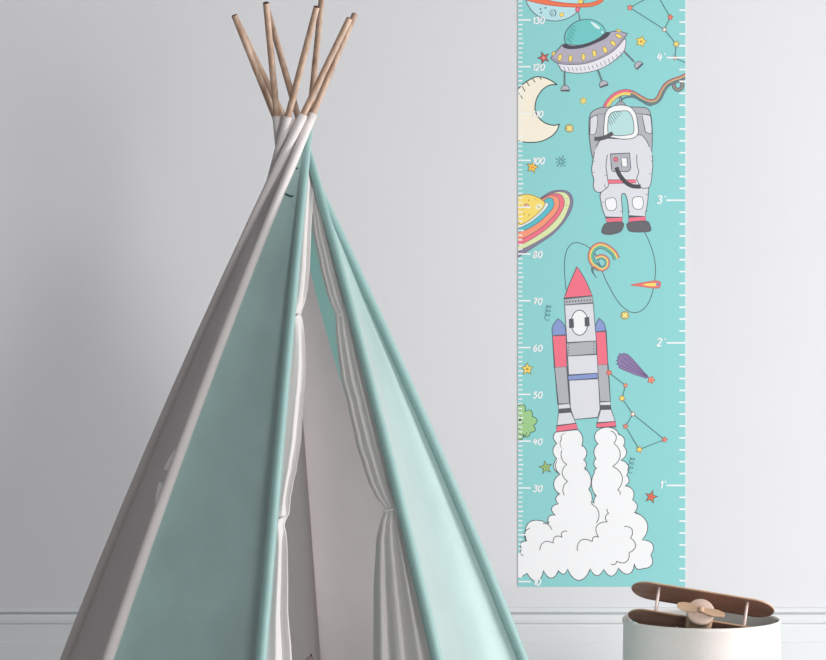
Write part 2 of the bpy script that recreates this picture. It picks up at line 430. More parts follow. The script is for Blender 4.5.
# --- ringed planet, left edge
a = Art('ringed_planet_print', 0); t = T(514, 180, 10.31)
K = [((140, 136, 164), (265, 190, 380, 120, 500, 105, 575, 135, 608, 210, 590, 310, 520, 430, 400, 560, 240, 670, 40, 800)),
     ((226, 236, 180), (275, 190, 390, 135, 490, 122, 550, 148, 580, 215, 560, 300, 500, 422, 392, 538, 205, 655, 20, 745)),
     (PINK, (280, 195, 360, 150, 430, 138, 490, 160, 520, 225, 500, 305, 440, 400, 340, 500, 180, 610, 20, 690)),
     (ORG, (285, 200, 350, 165, 410, 160, 455, 185, 470, 240, 445, 320, 380, 400, 270, 500, 120, 590, 20, 630)),
     ((96, 196, 208), (305, 215, 345, 185, 390, 188, 410, 225, 405, 280, 350, 350, 250, 440, 130, 510, 20, 545)),
     ((226, 244, 246), (320, 240, 345, 232, 355, 255, 320, 310, 240, 385, 150, 450, 20, 510))]
for c, p in K:
    a.shape(smooth(t(*p), n=4) + t(20, 470, 200, 330), c, (120, 104, 120), .6)
a.shape(smooth(t(0, 190, 60, 162, 140, 148, 220, 168, 290, 205, 322, 240), n=4) + smooth(t(322, 240, 290, 300, 200, 385, 100, 450, 0, 480), n=4)[1:], YEL, (170, 130, 70), .7)
for (x, y, r) in ((152, 210, .8), (215, 198, .6), (70, 270, .6), (105, 350, .7), (155, 360, .8), (52, 445, .9), (90, 300, .5), (245, 210, .5)): a.fill(ell(514 + x / 10.31, 180 + y / 10.31, r, r, n=8), (196, 150, 80))
a.shape(ell(514 + 128 / 10.31, 180 + 265 / 10.31, 2.3, 1.9), (236, 176, 160), (150, 100, 110), .5)
a.fill(ell(514 + 255 / 10.31, 180 + 275 / 10.31, 3.6, 2.7, -20), (255, 246, 210)); a.line(t(240, 262, 248, 282), OUT, .6); a.line(t(258, 272, 266, 290), OUT, .6)
for (x, y) in ((505, 155), (545, 190), (540, 260), (470, 145)): a.fill(ell(514 + x / 10.31, 180 + y / 10.31, .5, .5, n=8), (170, 160, 120))
a.build()

# --- looping cord from boot to rocket, curl of rainbow, comet
a = Art('tether_cord_print', 0); t = T(560, 230, 7.5)
a.line(smooth(t(632, 10, 665, 80, 700, 180, 716, 290, 706, 400, 680, 510, 630, 590, 565, 620, 500, 600, 430, 530, 360, 410, 318, 315, 290, 240, 250, 160, 190, 115, 120, 94, 70, 120, 40, 190, 33, 300, 45, 450)), OUT, .8)
a.build()
a = Art('rainbow_curl_print', 1)
C1 = [(214, 96, 96), YEL, (124, 196, 160), (90, 176, 176)]
tail = smooth(t(240, 270, 238, 310, 275, 358, 250, 320, 256, 275)); a.shape(tail, (110, 150, 140), OUT, .6)
rainbow(smooth(t(425, 218, 400, 170, 340, 125, 290, 118, 250, 145, 232, 195, 250, 250, 300, 290), n=6), [(110, 180, 176), (124, 196, 160), YEL, CRED], 5.8)
rainbow(smooth(t(262, 262, 310, 292, 350, 270, 352, 225, 315, 200, 270, 212), n=6), [(110, 180, 176), YEL, CRED], 4.2)
a.build()
a = Art('fireball_print', 1)
a.shape(smooth(t(530, 412, 620, 395, 700, 382, 745, 385, 755, 410, 740, 435, 690, 435, 610, 424), True, 4), (240, 124, 116), (200, 100, 100), .5)
a.fill(smooth(t(620, 410, 680, 398, 725, 400, 728, 418, 680, 422), True, 3), YEL); a.fill(ell(560 + 732 / 7.5, 230 + 408 / 7.5, 1.7, 2.0), (160, 140, 180))
a.build()

# --- rocket
a = Art('rocket_print', 1); t = T(542, 260, 7.5); u = T(542, 340, 6.346)
for side in (0, 1):
    if side == 0:
        a.shape(t(78, 568, 182, 562) + u(158, 168, 80, 175), PINK); a.shape(smooth(t(78, 568, 78, 500, 120, 440), n=4)[:-1] + smooth(t(120, 440, 165, 485, 182, 562), n=4), BLUE)
        a.shape(u(80, 175, 158, 168, 174, 402, 102, 408), GREY); a.shape(u(102, 408, 174, 402, 182, 440, 105, 446), LIGHT); a.fill(u(104, 440, 183, 432, 184, 458, 105, 464), DRK); a.line(u(104, 440, 183, 432, 184, 458, 105, 464), OUT, .6, True)
        a.shape(u(105, 464, 184, 458, 215, 528, 95, 544), LIGHT); a.shape(u(93, 544, 216, 528, 228, 566, 90, 584), PINK)
    else:
        a.shape(t(395, 540, 480, 532) + u(418, 155, 350, 158), PINK); a.shape(smooth(t(395, 540, 400, 490, 428, 436), n=4)[:-1] + smooth(t(428, 436, 465, 475, 480, 532), n=4), BLUE)
        a.shape(u(350, 158, 418, 155, 434, 390, 366, 392), GREY); a.shape(u(366, 392, 434, 390, 436, 418, 370, 420), LIGHT); a.fill(u(369, 416, 437, 414, 438, 440, 372, 442), DRK); a.line(u(369, 416, 437, 414, 438, 440, 372, 442), OUT, .6, True)
        a.shape(u(372, 442, 438, 440, 466, 518, 350, 526), LIGHT); a.shape(u(348, 526, 466, 516, 470, 550, 344, 556), PINK)
a.shape(t(166, 282, 378, 268, 384, 330) + u(345, 15, 368, 440, 352, 492, 205, 504, 180, 430, 158, 20), LIGHT)
a.shape(smooth(t(166, 285, 205, 180, 262, 50), n=3)[:-1] + smooth(t(262, 50, 320, 140, 378, 270), n=3), PINK)
a.shape(t(166, 290, 378, 270, 382, 322, 170, 338), GREY)
for k in range(9): a.fill(ell(542 + (185 + k * 22) / 7.5, 260 + (314 - k * 1.8) / 7.5, .7, .9, n=8), DRK)
a.shape(ell(542 + 281 / 7.5, 260 + 470 / 7.5, 8.4, 12.6), WHT, OUT, .9)
for (x, y) in ((220, 475), (337, 463)):
    a.shape([(542 + x / 7.5 + dx, 260 + y / 7.5 + dy) for dx, dy in ((-2.2, -4.2), (1.6, -4.6), (2.4, 4.2), (-1.6, 4.6))], DRK, OUT, .6)
a.shape(u(154, 18, 342, 6, 345, 90, 162, 102), GREY)
for x in (168, 328):
    for k in range(4): a.fill(ell(542 + x / 6.346, 340 + (22 + k * 19 + (5 if x < 200 else -4)) / 6.346, .6, .6, n=8), DRK)
a.shape(u(164, 224, 352, 210, 353, 244, 168, 256), BLUE)
a.build()

# --- smoke
a = Art('smoke_cloud_print', 0); t = T(514, 420, 3.882)
def P3(*q): return [(514 + q[i] / 3.882, 420 + q[i + 1] / 3.882, q[i + 2]) for i in range(0, len(q), 3)]
# outline clockwise from the top of the left plume, cloud edge as bulging arcs
L = P3(250, 40, .16, 263, 98, .28, 270, 155, .28, 274, 187, .2, 290, 270, .14, 300, 322, .1, 310, 322, .1, 318, 295, .16, 312, 205, .2, 320, 188, .25, 318, 150, .2, 326, 92, .25, 325, 40, .16,
       395, 38, .1, 405, 55, .28, 425, 100, .3, 415, 155, .3, 437, 215, .3, 432, 255, .3, 460, 310, .3, 468, 358, .32, 498, 466, .4, 531, 525, .38, 500, 576, .34, 468, 558, .5, 405, 575, .5, 348, 580, .5,
       297, 578, .5, 207, 578, .5, 173, 585, .5, 115, 585, .55, 50, 595, .5, -8, 565, .5, -20, 540, .3, 36, 527, .3, 30, 500, .4, 46, 470, .45, 134, 402, .45, 134, 400, .4, 160, 370, .45, 172, 325, .32, 176, 288, .3, 178, 210, .3, 166, 150, .25, 166, 90, .3, 168, 42, .2)
poly = scallop(L + [L[0]], .3)
ia = [i for i, q in enumerate(L) if abs(q[0] - (514 + 300 / 3.882)) < .01 and abs(q[1] - (420 + 322 / 3.882)) < .01][0]
ib = [i for i, q in enumerate(L) if abs(q[0] - (514 + 468 / 3.882)) < .01][0]
ic = [i for i, q in enumerate(L) if abs(q[0] - (514 + 172 / 3.882)) < .01][0]
a.fill(scallop(L[:ia + 1], .3) + scallop(L[ic:] + [L[0]], .3), WHT)                      # left plume
a.fill(scallop(L[ia + 1:ib + 1], .3) + T(514, 420, 3.882)(460, 370, 320, 370), WHT)       # right plume
a.fill(T(514, 420, 3.882)(180, 322, 300, 318, 312, 318, 470, 356) + scallop(L[ib:ic + 1], .3), WHT); a.line(poly, (92, 92, 98), .85, True)
for q, b in ((P3(200, 52, .3, 184, 75, .2, 190, 115, .1), -1), (P3(186, 118, .2, 205, 172, .2), -1), (P3(205, 172, .3, 208, 238, .2, 195, 292, .2), -1),
             (P3(376, 42, .3, 388, 90, .3, 383, 180, .3, 402, 272, .2, 412, 290, .1), 1), (P3(100, 505, .35, 152, 478, .4, 186, 455, .4, 207, 432, .2), 1),
             (P3(245, 508, .4, 304, 472, .4, 328, 455, .4, 362, 395, .3, 368, 362, .2, 362, 345, .1), 1), (P3(428, 412, .4, 452, 458, .4, 447, 515, .4, 398, 548, .3, 378, 560, .1), 1),
             (P3(300, 325, .25, 320, 400, .1), 1), (P3(50, 470, .3, 60, 420, .2), 1), (P3(112, 402, .2, 146, 425, .1), 1), (P3(166, 160, .2, 178, 210, .1), -1)):
    a.line(scallop(q, .3, sign=b), (92, 92, 98), .8, taper=len(q) > 2)
a.build()

# --- small things
def constel(name, pts, links, cols, rs, level=3):
    global a
    a = Art(name, level)
    for l in links: a.line([pts[i] for i in l], (80, 112, 116), .7)
    for p, c, r in zip(pts, cols, rs): a.star(p[0], p[1], r, c, random.uniform(0, 60), .6, (176, 110, 90), .5)
    a.build()
t = T(612, 0, 10.31)
constel('star_constellation_print', t(185, 80, 330, 0, 490, -10, 602, 178, 540, 305, 662, 455, 648, 597, 760, 650), [(0, 1), (0, 4), (2, 3), (3, 4), (4, 5), (5, 6), (6, 7)],
        [CRED, TEAL, TEAL, RED, (246, 240, 230), YEL, (236, 190, 180), TEAL], [3.0, .1, .1, 2.9, 2.4, 3.2, 2.2, .1])
t = T(542, 340, 6.346)
constel('star_constellation_print', t(425, 208, 530, 288, 508, 370, 577, 470, 530, 548, 778, 632) + T(510, 380, 4.347)(562, 302), [(0, 1), (1, 2), (2, 3), (3, 4), (3, 5), (4, 6), (6, 5)],
        [RED, ORG, YEL, (246, 240, 230), CRED, CRED, YEL], [3.2, 2.4, 3.2, 2.6, 2.8, 2.9, 3.2])
a = Art('comet_print', 1); t = T(600, 340, 9.167)
a.shape(t(440, 335, 400, 290, 340, 220, 290, 165, 250, 130, 215, 120, 205, 130, 175, 125, 175, 145, 158, 158, 170, 175, 150, 188, 168, 205, 150, 220, 175, 230, 172, 250, 200, 268, 300, 310, 425, 352), (148, 128, 172), (112, 100, 140), .6)
for q in ((430, 340, 200, 150), (430, 340, 185, 190), (430, 340, 185, 230), (430, 335, 240, 140)): a.line(t(*q), (116, 100, 142), .6)
a.star(600 + 468 / 9.167, 340 + 366 / 9.167, 3.9, ORG, 20, .6, (170, 90, 80), .6); a.fill(ell(600 + 468 / 9.167, 340 + 366 / 9.167, 1.2, 1.2, n=10), RED)
a.build()
a = Art('green_planet_print', 0); t = T(512, 380, 6.6)
a.shape(scallop([(p[0], p[1], b) for p, b in zip(t(20, 185, 40, 170, 85, 208, 133, 240, 140, 300, 122, 345, 70, 355, 45, 395, 10, 380, 10, 200), (.2, .5, .5, .5, .5, .5, .35, .3, .1, 0))], .3), (166, 212, 148), (70, 110, 90), .8)
for (x, y, r) in ((52, 262, 1.3), (70, 285, .8), (46, 318, .7), (58, 240, .5)): a.fill(ell(512 + x / 6.6, 380 + y / 6.6, r, r, n=10), (60, 90, 80))
a.line(smooth(t(45, 350, 80, 375, 100, 345)), (70, 110, 90), .6)
a.build()
def star_print(cx, cy, r, c, rot, inner=.42, oc=(60, 84, 92), mid=None, n=5, w=.7, name='star_print'):
    global a
    a = Art(name, 2); a.star(cx, cy, r, c, rot, inner, oc, w, n)
    if mid: a.fill(ell(cx, cy, r * .24, r * .24, n=10), mid)
    a.build()
star_print(516 + 190 / 6.875, 398 / 6.875, 6.2, (206, 108, 100), -20, .4, (84, 84, 96), (246, 150, 130))
star_print(612 + 300 / 10.31, 428 / 10.31, 5.6, YEL, 15, .55, (180, 160, 80), (220, 150, 60))
star_print(512 + 735 / 10.31, 64 + 380 / 10.31, 3.8, (236, 220, 130), 0, .6, (196, 180, 100), None, 6, .5)
star_print(510 + 97 / 4.347, 145 + 97 / 4.347, 6.0, (250, 206, 96), 15, .5, (130, 120, 80), (240, 150, 80))
star_print(510 + 75 / 4.347, 300 + 300 / 4.347, 6.2, YEL, 0, .5, (130, 130, 80), (210, 160, 70))
star_print(510 + 155 / 4.347, 380 + 380 / 4.347, 6.8, (190, 206, 120), -10, .36, (50, 84, 80), (130, 190, 130))
star_print(510 + 613 / 4.347, 455 + 182 / 4.347, 6.6, (232, 128, 90), 15, .4, (60, 84, 90), (240, 96, 96))
for (x, y) in ((510 + 258 / 4.347, 70 + 254 / 4.347), (542 + 622 / 7.5, 260 + 415 / 7.5)):
    a = Art('starfish_badge_print', 3); a.shape(ell(x, y, 4.0, 3.8), (216, 196, 130), (150, 130, 90), .6)
    for k in range(4): a.line([(x, y), (x + 3 * math.cos(k * 1.57 + .8), y + 3 * math.sin(k * 1.57 + .8))], (250, 236, 150), 1.4)
    a.build()
a = Art('spark_print', 2)
cx, cy = 510 + 222 / 4.347, 145 + 72 / 4.347
for k in range(9):
    q = math.radians(k * 40 + 10); r = 6.6 if k % 2 else 5.2
    a.line([(cx + 1.3 * math.cos(q), cy + 1.3 * math.sin(q)), (cx + r * math.cos(q), cy + r * math.sin(q))], (78, 112, 118), .7)
a.build()
for pts in (T(510, 300, 4.347)(160, 84, 170, 20), T(510, 380, 4.347)(520, 400, 534, 334)):
    a = Art('curly_squiggle_print', 2); p = []
    (xa, ya), (xb, yb) = pts
    for k in range(61):
        u_ = k / 60; q = u_ * 2 * math.pi * 3.5
        p.append((xa + (xb - xa) * u_ + 2.4 * math.cos(q), ya + (yb - ya) * u_ + 1.9 * math.sin(q)))
    a.line(p, (84, 124, 130), .6); a.build()

# --- ruler marks and figures
a = Art('centimetre_scale_print', 4)
for k in range(0, 147):
    y = 581.5 + 46.79 - (k) * 4.679 - 0
    cm = k   # centimetre value
    if y > 586 or y < -58: continue
    if cm % 10 == 0: a.line([(518, y), (530.6, y)], WHT, 1.5)
    elif cm % 5 == 0: a.line([(518, y), (523.4, y)], WHT, 1.5)
    else: a.line([(518, y), (522.4, y)], WHT, 1.3)
a.build(); a = Art('inch_scale_print', 4)
for k in range(0, 60):
    y = 485.4 + 142.56 - k * 11.88
    if y > 586 or y < -58: continue
    if k % 12 == 0: a.line([(666.2, y), (685.2, y)], WHT, 1.6)
    else: a.line([(679.2, y), (685.2, y)], WHT, 1.6)
a.build()
G = {'0': [smooth([(.3, 0), (.55, .2), (.58, .6), (.35, 1), (.08, .8), (.05, .35)], True)], '1': [[(.12, .25), (.34, 0), (.32, 1)]],
     '2': [smooth([(.05, .22), (.25, 0), (.52, .15), (.42, .5), (.02, .98)]) + [(.6, .95)]],
     '3': [smooth([(.05, .12), (.32, 0), (.55, .2), (.28, .45)]) + smooth([(.28, .45), (.58, .65), (.4, .97), (.02, .9)])],
     '4': [[(.22, 0), (.02, .6), (.62, .55)], [(.48, .15), (.4, 1)]], '5': [[(.55, .03), (.15, .05), (.1, .42)] + smooth([(.1, .42), (.45, .45), (.52, .75), (.28, 1), (.02, .9)])],
     '6': [smooth([(.45, 0), (.12, .35), (.05, .75), (.28, 1), (.54, .8), (.42, .5), (.12, .62)])], '7': [[(.02, .05), (.58, .02), (.25, 1)], [(.15, .5), (.48, .48)]],
     '8': [smooth([(.32, .45), (.08, .22), (.3, 0), (.52, .2), (.32, .45), (.04, .75), (.28, 1), (.56, .78)], True)], "'": [[(.2, 0), (.16, .2)]]}
def write(txt, x, y, h, w=1.35, adv=.78):
    for ch in txt:
        for st in G[ch]:
            a.line([(x + h * p[0] + h * .16 * (1 - p[1]), y + h * p[1]) for p in st], WHT, w)
        x += h * (adv if ch != '1' else adv * .68)
for cm in (130, 120, 110, 100, 80, 70, 60, 50, 40, 30, 10):
    y = 581.5 - (cm - 10) * 4.679
    a = Art('scale_figure_print', 4); write(str(cm), 531.8 if cm >= 100 else 532.8, y - 2.6, 6.3); a.build()
for ft in (1, 2, 3, 4):
    y = 485.4 - (ft - 1) * 142.56
    a = Art('scale_figure_print', 4); write(str(ft) + "'", 656.6 if ft > 1 else 659, y - 4.4, 7.6, 1.4); a.build()

# ------------------------------------------------------------ play tent
YT = 3.7; S = YT / F
CXT = (293.49 - 413) * S
TR, TT, TB, TY0, TK = 14.31, .493, -.25, 141.84, -.094
ANG = {'A': 37, 'B': -8, 'C': 82, 'D': -53, 'E': 127, 'F': -98, 'G': 172, 'H': -143}
TIP = {'A': 15.5, 'B': 16, 'C': 3, 'D': 12, 'E': 7, 'F': -3, 'G': 18.5, 'H': 14.5}
COR = {'A': 0, 'B': 0, 'C': -3, 'D': -1.5, 'E': 0, 'F': -.8, 'G': 0, 'H': 3.2}
SF = 330 + CH / S           # s of the floor
def pole_pt(k, s):
    q = math.radians(ANG[k] + TB); d = s - TY0
    r = TT * d + (TK * d * d / 1000 if d > 0 else 0)
    return Vector((CXT + S * (COR[k] * max(0, d) / 515 + TR * math.cos(q + math.pi / 2) + r * math.cos(q)),
                   YT + S * (TR * math.sin(q + math.pi / 2) + r * math.sin(q)), CH - (s - 330) * S))
def proj(p): return (413 + p.x * F / p.y, 330 + (CH - p.z) * F / p.y)
def s_for(fn, py):
    s = py
    for _ in range(12): s += py - proj(fn(s))[1]
    return s
tent = empty('play_tent', (CXT, YT, 0))
tag(tent, 'tall eight-pole fabric teepee in teal and off-white with tied door curtains', 'play tent')
def tm(name, V, Fc, m, smooth=True, mi=None, parent=None):
    base = parent if parent else tent
    off = tent.location
    return mesh(name, [Vector(v) - off for v in V], Fc, m, base, smooth, mi)
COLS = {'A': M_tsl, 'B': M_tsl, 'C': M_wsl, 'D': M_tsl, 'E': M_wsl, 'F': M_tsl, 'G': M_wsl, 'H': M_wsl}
SLT = {'A': 126, 'B': 132, 'C': 115, 'D': 130, 'E': 116, 'F': 126, 'G': 114.5, 'H': 114.5}
def srad(s): return S * (4.1 + 1.5 * min(1, max(0, (s - 116) / 500)))
for k in 'ABCDEFGH':
    st = s_for(lambda s: pole_pt(k, s), TIP[k])
    ss = [st + (SF - 1 - st) * i / 24 for i in range(25)]
    pts = [pole_pt(k, s) for s in ss]
    rad = [S * (3.15 + .5 * min(1, i / 6)) for i in range(25)]
    # slightly chamfered end
    pts = [pts[0] + (pts[0] - pts[1]).normalized() * .0012] + pts; rad = [rad[0] * .8] + rad
    V, Fc = tube(pts, rad, 16)
    o = tm('pole', V, Fc, [M_pole, M_cap], True, [1] * 16 + [0] * (len(Fc) - 18) + [1, 0])
    s0 = s_for(lambda s: pole_pt(k, s), SLT[k])
    n_ = 46
    ss = [s0 + (SF - 1.5 - s0) * i / (n_ - 1) for i in range(n_)]
    pts = [pole_pt(k, s) for s in ss]; rad = [srad(s) * (1 + (.16 if k in 'CEGH' else 0) * max(0, 1 - (s - 116) / 120)) * (1 + .015 * math.sin(s * .11 + ord(k))) for s in ss]
    # turned-in top lip
    pts = [pts[0] + (pts[1] - pts[0]).normalized() * .010, pts[0] + (pts[1] - pts[0]).normalized() * .001] + pts; rad = [rad[0] * .86, rad[0] * .9] + rad
    V, Fc = tube(pts, rad, 20, (False, True))
    o = tm('pole_sleeve', V, Fc, COLS[k])
    o['label'] = ('teal' if COLS[k] is M_tsl else 'off-white') + ' fabric pole sleeve'

def inward(p):
    v = Vector((CXT - p.x, YT - p.y, 0)); return v.normalized() if v.length > 1e-6 else v
def panel_pt(k1, k2, u, s, sag=.05, inset=.3, extra=0):
    a_, b_ = pole_pt(k1, s), pole_pt(k2, s)
    p = a_.lerp(b_, u)
    nrm = inward((a_ + b_) / 2)
    d = max(0, min(1, (s - 175) / 120))
    v_ = u ** 1.9 if (k1, k2) == ('D', 'B') else u       # this panel bellies in nearer its outer pole
    g = 4 * v_ * (1 - v_)
    # cloth pulls in between the poles, with faint tension waves
    ch = (a_ - b_).length
    wav = math.sin(u * 9 + s * .012) * .0012 * g * d
    return p + nrm * (srad(s) * inset * d + sag * ch * d * g ** .8 + wav + extra)
def panel(name, k1, k2, m, s0=128, sag=.05, u0=0, u1=1, u1fn=None, u0fn=None, label=None, n=70, mm=18, extra=0, inset=.3):
    V = []; Fc = []
    for i in range(n):
        s = s0 + (SF - 2 - s0) * i / (n - 1)
        a0 = u0fn(s) if u0fn else u0; a1 = u1fn(s) if u1fn else u1
        for j in range(mm): V.append(panel_pt(k1, k2, a0 + (a1 - a0) * j / (mm - 1), s, sag, inset, extra))
    for i in range(n - 1):
        for j in range(mm - 1):
            q = i * mm + j; Fc.append((q, q + 1, q + mm + 1, q + mm))
    o = tm(name, V, Fc, m)
    if label: o['label'] = label
    return o
pHF = panel('fabric_panel', 'H', 'F', M_teal, 150, .05, label='teal front panel in shade left of the door')
pDB = panel('fabric_panel', 'D', 'B', M_teal, 165, .12, label='teal side panel in bright light right of the door')
M_side = mat('darker_off_white_cotton', (.62, .575, .575), .85, .2, bump=.4, bscale=900, mottle=.03, mscale=9, bdist=.0005)  # darker copy of the off-white cotton, so the net panes stand out
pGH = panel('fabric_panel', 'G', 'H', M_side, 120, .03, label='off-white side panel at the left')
panel('fabric_panel', 'E', 'G', M_white, 120, .03, label='off-white rear left panel')
panel('fabric_panel', 'C', 'E', M_white, 120, .02, label='off-white rear panel, darker, seen through the door', inset=1.15)
panel('fabric_panel', 'B', 'A', M_teal, 150, .03, label='teal rear right panel')
# rear right panel: off-white next to the rear pole, a teal gore beside it
UG = .47
def ugf(s): return min(.86, .475 + .0007 * (s - 263) + 6e-7 * max(0, s - 263) ** 2)
panel('fabric_panel', 'C', 'A', M_white, 124, .015, 0, UG, u1fn=ugf, label='off-white rear panel, lighter, seen through the door', inset=1.15)
panel('fabric_gore', 'C', 'A', M_gore, 140, .015, UG, 1, u0fn=ugf, u1fn=lambda s: 1, label='teal strip of the rear panel seen high in the door', inset=1.15)

# round net window in the left panel, half behind the pole sleeve
for (sa, sb) in ((438, 466), (478, 507)):
    V = []; Fc = []; n_ = 14
    for i in range(n_):
        s = sa + (sb - sa) * i / (n_ - 1)
        hw = .44 * math.sqrt(max(0, 1 - ((s - 472) / 36) ** 2))
        for j in range(8): V.append(panel_pt('G', 'H', 1 - hw * j / 7, s, .03, .3, -.0012))
    for i in range(n_ - 1):
        for j in range(7):
            q = i * 8 + j; Fc.append((q, q + 8, q + 9, q + 1))
    tm('window_pane', V, Fc, M_net)['label'] = 'pale half of a round net window'

# door curtains hung from the two front poles
def interp(tab, y):
    if y <= tab[0][0]: return tab[0][1]
    for (a0, b0), (a1, b1) in zip(tab, tab[1:]):
        if y <= a1:
            t_ = (y - a0) / (a1 - a0); t_ = t_ * t_ * (3 - 2 * t_) * .35 + t_ * .65
            return b0 + (b1 - b0) * t_
    return tab[-1][1]
LEDGE = [(150, 313), (170, 313), (200, 311), (230, 309.3), (265, 308.5), (285, 307), (300, 304.5), (310, 301), (314, 299.4), (319, 301.2), (330, 303), (345, 304.3), (365, 305), (385, 304.2), (400, 302.4), (438, 300),
         (467, 295.6), (485, 291.5), (500, 289), (512, 288.3), (520, 284.4), (524, 283.2), (530, 285), (545, 286.2), (575, 286.8), (610, 286.8), (650, 290), (760, 296)]
REDGE = [(150, 311), (200, 309), (230, 311.5), (265, 318.7), (291, 325), (303, 329), (312, 333.5), (317, 334.5), (330, 334.6), (345, 336), (379, 340), (406, 347), (444, 355), (470, 363), (484, 367.5), (498, 374), (507, 381), (512, 384.5), (517, 382),
         (530, 378.5), (545, 376), (592, 373.8), (660, 373), (760, 372)]
def door_pt(u, s, extra):
    a_, b_ = pole_pt('F', s), pole_pt('D', s)
    return a_.lerp(b_, u) + inward((a_ + b_) / 2) * extra
def curtain(edge, hinge, ties, folds, label, swing=.95, af=.075):
    V = []; Fc = []; n_, mm = 170, 44
    for i in range(n_):
        py = 160 + (800 - 160) * i / (n_ - 1)
        s = s_for(lambda q: door_pt(.5, q, .01), py)
        if s > SF - 3: s = SF - 3
        pf = proj(door_pt(0, s, .01))[0]; pd = proj(door_pt(1, s, .01))[0]
        ue = max(.0, min(1, (interp(edge, py) - pf) / max(4, pd - pf)))
        uh = 0 if hinge == 'F' else 1
        pinch = 1.0
        for tz in ties:
            pinch = min(pinch, 1 - .8 * math.exp(-((py - tz) / 14) ** 2))
        width = abs(ue - uh) * max(4, pd - pf)
        amp = S * min(3.6, width * af) * pinch
        for j in range(mm):
            v = j / (mm - 1)
            # folds crowd toward the free edge
            ph = 2 * math.pi * folds * v ** 1.3 + .5 * math.sin(py * .013)
            dy = swing * width * S * v
            off = amp * (math.sin(ph) + .18 * math.sin(2.3 * ph + 1 + py * .01))
            tuck = S * 1.5 * (1 - pinch) * math.sin(v * math.pi)
            p = door_pt(uh + (ue - uh) * v, s, srad(s) * .55 * (1 if v > .03 else .2) + off - tuck + (0 if v < .97 else amp * .8))
            V.append(Vector((p.x * (p.y + dy) / p.y, p.y + dy, p.z)))          # tied-back cloth swings into the tent
    for i in range(n_ - 1):
        for j in range(mm - 1):
            q = i * mm + j; Fc.append((q, q + 1, q + mm + 1, q + mm))
    o = tm('door_curtain', V, Fc, M_curt); o['label'] = label
    return o
lc = curtain(LEDGE, 'F', (314, 522), 1.7, 'narrow bright left curtain, pinched twice', .35, .14)
rc = curtain(REDGE, 'D', (315, 510), 3.1, 'wider shaded right curtain, pinched twice')
def tie(px, py, u, w, parent):
    s = s_for(lambda q: door_pt(u, q, .008), py)
    c = door_pt(u, s, .006); c.y += .010 if u > .5 else .003
    c = Vector(((px - 413) * c.y / F, c.y, c.z))
    pts = [c + Vector((w * math.cos(q), -.004 + .006 * math.sin(q), .0015 * math.cos(q))) for q in [2 * math.pi * i / 16 for i in range(17)]]
    V, Fc = tube(pts, [.0011] * 17, 8, (False, False))
    tm('curtain_tie', V, Fc, M_curt, parent=parent)
tie(298.5, 314.5, .05, .0035, lc); tie(282.5, 517, .04, .0045, lc); tie(338.5, 315, .8, .006, rc); tie(388, 510.5, .9, .008, rc)

# little dark stitched tabs near the top of the teal front panel
def tab(pts, r, par=pHF):
    P = []
    for (px, py, ) in pts:
        # project on the panel
        best = None
        for iu in range(81):
            u = iu / 80
            s = s_for(lambda q: panel_pt('H', 'F', u, q, .05, .3, -.001), py)
            p = panel_pt('H', 'F', u, s, .05, .3, -.0015); e = abs(proj(p)[0] - px)
            if best is None or e < best[0]: best = (e, p)
        P.append(best[1])
    V, Fc = tube(P, [r] * len(P), 8)
    tm('stitched_tab', V, Fc, M_dark, parent=par)
tab([(285.5, 194.0), (288.5, 195.5), (291, 196.3), (293.2, 196.0)], .0016)
tab([(296.6, 167.5), (297.4, 169)], .0012)

# tiny toy tip inside
toy = empty('cone_toy', ((310 - 413) * YT / F, YT, 0))
zt = CH - (656.2 - 330) * YT / F
def lathe(name, prof, m, parent, n=24, loc=(0, 0, 0), axis='z'):
    V = []; Fc = []; L = len(prof)
    for r, z in prof:
        for k in range(n):
            q = 2 * math.pi * k / n
            V.append((loc[0] + r * math.cos(q), loc[1] + r * math.sin(q), loc[2] + z) if axis == 'z' else (loc[0] + r * math.cos(q), loc[1] + z, loc[2] + r * math.sin(q)))
    for i in range(L - 1):
        for k in range(n): Fc.append((i * n + k, i * n + (k + 1) % n, (i + 1) * n + (k + 1) % n, (i + 1) * n + k))
    Fc.append(tuple(range(n))[::-1]); Fc.append(tuple((L - 1) * n + k for k in range(n)))
    return mesh(name, V, Fc, m, parent)
lathe('cone_body', [(.05, .0), (.054, .006), (.05, .02), (.03, .12), (.014, .22), (.006, zt - .012), (.0045, zt - .010)], M_pink, toy)
lathe('round_knob', [(.003, zt - .012), (.0060, zt - .009), (.0065, zt - .005), (.005, zt - .0015), (.002, zt)], M_pink, toy)
lathe('pointed_tip', [(.0016, zt - .001), (.0014, zt + .002), (.0003, zt + .005)], mat('dark_tip', (.08, .05, .05), .6), toy, loc=(.002, 0, 0))
tag(toy, 'slim dusty pink toy with dark pointed tip, barely showing low inside the teepee door', 'toy')

# ------------------------------------------------------------ basket
YB = 3.9; BX = (701 - 413) * YB / F; BR = 78.3 * YB / F; BZ = CH - (618.3 - 330) * YB / F
bas = empty('storage_basket', (BX, YB, 0))
tag(bas, 'round cream canvas storage basket holding a wooden toy biplane', 'basket')
def wob(q, z): return 1 + .006 * math.sin(2 * q + 1) * (z / BZ) + .004 * math.sin(5 * q + z * 9)
def ringrow(r, z, n=96, dz=0):
    return [((r * wob(2 * math.pi * k / n, z)) * math.cos(2 * math.pi * k / n), (r * wob(2 * math.pi * k / n, z)) * math.sin(2 * math.pi * k / n), z + dz * math.sin(3 * 2 * math.pi * k / n)) for k in range(n)]
rows = [(0.0, .001), (BR * .9, .001), (BR * .975, .003), (BR * .99, .012)] + [(BR * (.99 + .006 * math.sin(i)), .012 + (BZ - .022) * i / 10) for i in range(1, 11)] + [(BR * 1.0, BZ - .006), (BR * .998, BZ - .002), (BR * .990, BZ), (BR * .975, BZ), (BR * .965, BZ - .003)]
V = []; Fc = []; n_ = 96
